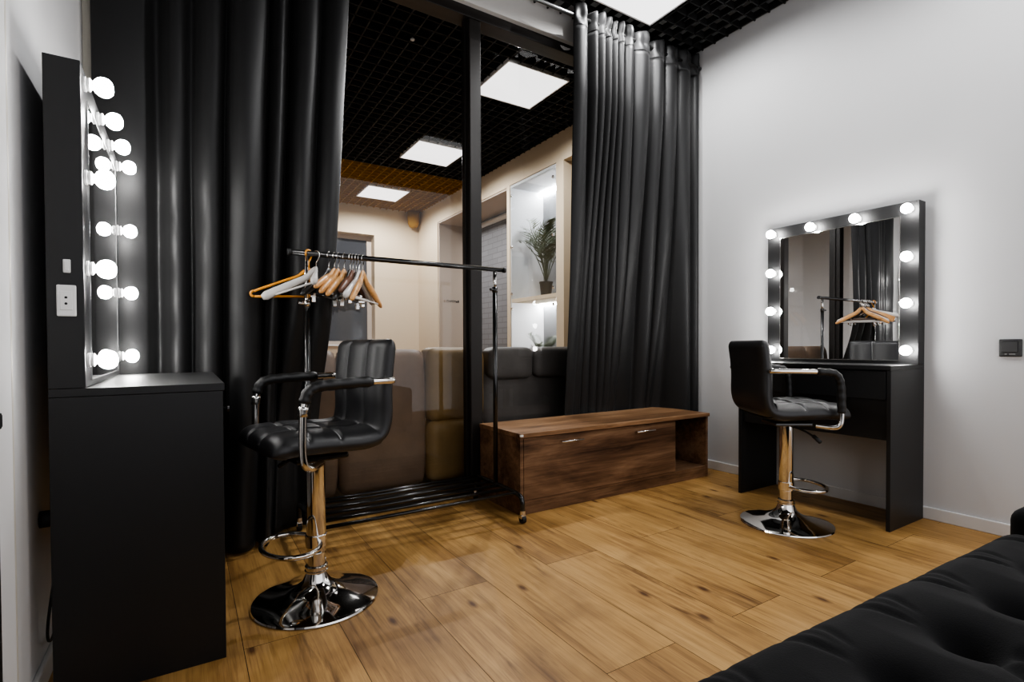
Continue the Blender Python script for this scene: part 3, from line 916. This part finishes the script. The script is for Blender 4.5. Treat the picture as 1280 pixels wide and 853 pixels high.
# ------------------------------------------------------------------ black tufted sofa in the foreground
def sofa():
    t = thing('tufted_sofa', 'black velvet tufted sofa in the bottom right foreground', 'sofa', (1.8, .468, 0), math.radians(-2.2))
    W, D = 1.86, .78
    tufts = []
    for r in range(3):
        y = -.185 - .235*r
        for k in range(10):
            x = -.07 - .215*k - (.1075 if r % 2 else 0)
            if -W < x < 0: tufts.append((x, y, r))
    def segd(px_, py_, a, b):
        ax, ay = a; bx_, by_ = b
        dx, dy = bx_-ax, by_-ay; q = max(0, min(1, ((px_-ax)*dx+(py_-ay)*dy)/(dx*dx+dy*dy)))
        return math.hypot(px_-ax-q*dx, py_-ay-q*dy), q
    creases = []
    for x, y, r in tufts:
        if r == 0:
            creases.append(((x, y), (x-.055, .02), .013, .016)); creases.append(((x, y), (x+.045, .02), .011, .012))
            creases.append(((x, y), (x-.005, .02), .010, .007))
        for x2, y2, r2 in tufts:
            if r2 == r+1 and abs(x2-x) < .13: creases.append(((x, y), (x2, y2), .030, .026))
    bm = B()
    nu, nv = 300, 130
    def fn(u, v):
        x = -W*(1-u); y = -D + D*v
        y = -D + (D)*v
        z = .408
        # roll-off at front (y -> 0) and right end (x -> 0)
        for dd in (-y, -x):
            R = .07
            if dd < R: z -= R - math.sqrt(max(0, R*R-(R-dd)**2))
        nd = 0
        for tx, ty, r in tufts:
            q = ((x-tx)**2+(y-ty)**2)
            if q < .03: nd = max(nd, .050*math.exp(-q/.0013) + .022*math.exp(-q/.006))
        for a, b, w_, dp in creases:
            if abs(x-a[0]) < .2 and abs(y-(a[1]+b[1])/2) < .25:
                d_, q = segd(x, y, a, b)
                fade = (1-.75*q) if b[1] > a[1] else 1.
                nd = max(nd, dp*fade*math.exp(-(d_/w_)**2))
        z -= nd*(.35+.65*min(1, -y/.06))
        z += .003*math.sin(x*21+y*9)*math.sin(y*13)
        return (x, y, z)
    V = gridmesh(bm, nu, nv, fn)
    # skirts down
    def skirt(vs):
        low = [bm.verts.new((v.co.x, v.co.y, .17)) for v in vs]
        for i in range(len(vs)-1): bm.faces.new((vs[i], vs[i+1], low[i+1], low[i]))
    skirt([V[i][nv-1] for i in range(nu)]); skirt([V[nu-1][j] for j in range(nv)]); skirt([V[0][j] for j in range(nv)]); skirt([V[i][0] for i in range(nu)])
    fin('seat_cushion', bm, M['velvet'], t, smooth=True)
    bm = B(); box(bm, -W+.02, -.02, -D+.02, -.03, .06, .172, .01); fin('base', bm, M['velvet'], t)
    # right arm: padded block set back from the front edge
    bm = B(); box(bm, .012, .17, -D, -.012, .05, .452, .035, seg=5); fin('armrest', bm, M['velvet'], t, smooth=True)
    bm = B(); box(bm, -W, .17, -D-.16, -D-.004, .05, .60, .05, seg=5); fin('backrest', bm, M['velvet'], t, smooth=True)
    for x in (-W+.06, .1):
        for y in (-.08, -D+.0):
            bm = B(); lathe(bm, [(0, 0), (.016, 0), (.022, .06), (0, .06)], 16, 'z', (x, y, 0)); fin('leg', bm, M['plastic_b'], t, angle=40)
sofa()

# ------------------------------------------------------------------ leather sofa beyond the glass (seen from behind)
def sofa_beyond():
    t = thing('leather_sofa', 'leather sofa coloured in brown and grey light tints, standing just beyond the glass', 'sofa', (0, 2.86, 0))
    def pad(name, x0, x1, y0, y1, z0, z1, mat, bulge=.02, wr=.006, seed=0, par=t):
        bm = B(); box(bm, x0, x1, y0, y1, z0, z1, 0)
        bmesh.ops.subdivide_edges(bm, edges=bm.edges[:], cuts=18, use_grid_fill=True)
        cx, cz, cy_ = (x0+x1)/2, (z0+z1)/2, (y0+y1)/2
        for v in bm.verts:
            a, c, b_ = (v.co.x-cx)/((x1-x0)/2), (v.co.z-cz)/((z1-z0)/2), (v.co.y-cy_)/((y1-y0)/2)
            e = (1-abs(a)**6)*(1-abs(c)**6)
            v.co.y = cy_ + b_*((y1-y0)/2)*(.55+.45*max(0, e)**.5) + (-1 if b_ < 0 else 1)*0
            rr = .03
            v.co.x = cx + a*((x1-x0)/2 - rr*(abs(c)**8)*.6)
            v.co.z = cz + c*((z1-z0)/2 - rr*(abs(a)**8)*.6)
            v.co.y += wr*math.sin(11*v.co.x+seed+9*v.co.z)*math.sin(7*v.co.z-13*v.co.x+seed*2)*(1 if abs(b_) > .5 else 0)
        return fin(name, bm, mat, par, smooth=True)
    pad('back_panel', .30, .70, .02, .20, .05, .862, M['brown_lighttint'], seed=1)
    pad('back_panel', .702, 1.215, .02, .20, .05, .862, M['brown_lighttint'], seed=2)
    pad('back_panel', 1.218, 1.62, .02, .20, .42, .872, M['olive_lighttint'], seed=3)
    pad('back_panel', 1.218, 1.62, .025, .20, .05, .43, M['olive_lighttint'], seed=5)
    pad('back_panel', 1.622, 2.70, .06, .20, .05, .80, M['grey_lighttint'], seed=6, wr=.003)
    pad('headrest', 1.640, 1.985, .005, .16, .66, .872, M['grey_lighttint'], seed=7, wr=.003)
    pad('headrest', 1.990, 2.36, .005, .16, .66, .872, M['grey_lighttint'], seed=8, wr=.003)
    pad('headrest', 2.365, 2.69, .005, .16, .66, .872, M['grey_lighttint'], seed=9, wr=.003)
    bm = B(); box(bm, .30, 2.70, .21, .95, .05, .43, .05, seed_ if False else 0); fin('seat', bm, M['brown_lighttint'], t)
    for x in (.36, 2.62):
        for y in (.10, .88):
            bm = B(); lathe(bm, [(0, 0), (.02, 0), (.026, .06), (0, .06)], 16, 'z', (x, y, 0)); fin('leg', bm, M['plastic_b'], t, angle=40)
sofa_beyond()

# ------------------------------------------------------------------ lit display niche with plant
t = thing('display_cabinet', 'white lit display cabinet set in the wall beyond the glass', 'cabinet', (XR, 4.17, 0))
def bx(name, x0, x1, y0, y1, z0, z1, mat, par=t, bev=0.):
    bm = B(); box(bm, x0, x1, y0, y1, z0, z1, bev); return fin(name, bm, mat, par)
bx('side_panel', .012, .46, .862, .878, .452, 2.708, M['shelfwhite']); bx('side_panel', .012, .46, .002, .018, .452, 2.708, M['shelfwhite'])
bx('back_panel', .46, .478, .002, .878, .452, 2.708, M['shelfgrey'])
bx('top_panel', .012, .46, .018, .862, 2.68, 2.708, M['shelfwhite'])
bx('shelf', .012, .46, .018, .862, 1.372, 1.412, M['cream'])
bx('shelf', .012, .46, .018, .862, .454, .480, M['cream'])
bx('light_strip', .40, .455, .03, .855, 2.655, 2.679, M['led']); bx('light_strip', .40, .455, .03, .855, 1.352, 1.371, M['led'])
for z0, z1 in ((1.415, 2.70), (.482, 1.370)):
    bm = B(); vs = [bm.verts.new(p) for p in ((.006, .02, z0), (.006, .86, z0), (.006, .86, z1), (.006, .02, z1))]; bm.faces.new(vs)
    g = fin('glass_door', bm, M['glass2'], t)
    for z in ([2.58, 2.0, 1.47] if z0 > 1 else [1.30, .60]):
        for y in (.835, .045):
            bm = B(); lathe(bm, [(0, 0), (.016, 0), (.016, .012), (.011, .016), (0, .016)], 14, 'x', (.002, y, z), sign=-1); fin('standoff', bm, M['chrome'], g, angle=40)

def palm(label, loc, scale, seed, fr=15):
    random.seed(seed)
    t = thing('potted_palm', label, 'plant', loc)
    s = scale
    bm = B(); lathe(bm, [(0, 0), (.055*s, 0), (.07*s, .14*s), (.075*s, .145*s), (.075*s, .16*s), (.066*s, .16*s), (.064*s, .14*s), (0, .14*s)], 24); fin('pot', bm, M['pot'], t, angle=40)
    def cl(p):
        return Vector((min(max(p.x, XR+.03-loc[0]), XR+.44-loc[0]), min(max(p.y, 4.20-loc[1]), 5.02-loc[1]), p.z))
    for k in range(fr):
        a = k*2.4 + random.uniform(-.3, .3); up = random.uniform(.75, 1.45); ln = random.uniform(.38, .66)*s
        P = []
        for i in range(11):
            q = i/10
            r = ln*(q*math.cos(up) + .25*q*q); z = .15*s + ln*1.35*(q*math.sin(up) - .28*q*q*q) + .12*s*min(1, q*3)
            P.append(cl(Vector((math.cos(a)*r, math.sin(a)*r, z))))
        bm = B(); tube(bm, P, [.006*s*(1-.8*i/10) for i in range(11)], 6)
        for i in range(3, 11):
            T = (P[i]-P[i-1]+Vector((1e-4, 0, 1e-4))).normalized(); side = T.cross(Vector((0, 0, 1))).normalized()
            for m_ in (0, .5):
                base = P[i].lerp(P[i-1], m_)
                for sg in (-1, 1):
                    l = (.17*math.sin(PI*(i-1.5)/10)+.04)*s
                    tip = base + (T*.75 + side*sg*.8 + Vector((0, 0, -.15)))*l
                    w_ = .011*s
                    md = base.lerp(tip, .4)
                    v = [bm.verts.new(cl(q)) for q in (base, md + T*w_ - Vector((0, 0, .002)), tip, md - T*w_)]
                    bm.faces.new(v)
        fin('frond', bm, M['leaf'], t)
palm('green potted palm on the upper lit cabinet shelf beyond the glass', (XR+.17, 4.58, 1.4125), 1.0, 3)
palm('small green potted palm low in the lit cabinet beyond the glass', (XR+.16, 4.62, .4805), .62, 5, 11)

# dark lettering strip on the recess side: illegible strokes, as in the photograph
t = thing('wall_sign', 'tiny line of dark lettering on the beige recess wall beyond the glass', 'sign', (XR+.10, 7.038, 1.53))
bm = B(); random.seed(11)
tube(bm, arc((.0, -.003, .016), .013, 0, 2*PI, 10, (1, 0, 0), (0, 0, 1)), .003, 6); fin('emblem', bm, M['brown_lighttint'], t)
bm = B(); x = .035
for k in range(7):
    wd = random.uniform(.016, .026)
    box(bm, x, x+.006, -.005, 0, 0, .034); box(bm, x, x+wd, -.005, 0, random.choice((0, .014, .028)), .034 if k % 3 == 0 else .020)
    x += wd+.008
fin('lettering', bm, M['slot'], t)

# speaker in the far ceiling corner, sprinkler on the grid
t = thing('ceiling_speaker', 'small brown round speaker in the far ceiling corner beyond the glass', 'speaker', (3.03, 7.70, 2.74))
bm = B(); lathe(bm, [(0, -.01), (.06, 0), (.085, .05), (.095, .14), (.095, .235), (0, .235)], 24); fin('speaker_body', bm, M['warmlight_brown'], t, smooth=True)
bm = B(); lathe(bm, [(0, -.012), (.04, -.010), (.042, -.004), (0, -.003)], 20); fin('speaker_cone', bm, M['warmlight_brown_deep'], t, smooth=True)
t = thing('sprinkler_head', 'tiny pale sprinkler head on the black grid beyond the glass', 'sprinkler', (1.33, 3.37, 2.9615))
bm = B(); lathe(bm, [(0, 0), (.014, .002), (.016, .008), (.007, .012), (.007, .019), (0, .019)], 14); fin('deflector', bm, M['plastic_w'], t, smooth=True)

# ------------------------------------------------------------------ world and colour
wd = bpy.data.worlds.new('world'); scene.world = wd; wd.use_nodes = True
wd.node_tree.nodes['Background'].inputs[0].default_value = (.5, .5, .52, 1)
wd.node_tree.nodes['Background'].inputs[1].default_value = 1.2
scene.view_settings.view_transform = 'AgX'
scene.view_settings.look = 'AgX - Medium High Contrast'
scene.view_settings.exposure = 1.3
scene.cycles.max_bounces = 8
scene.cycles.caustics_reflective = False
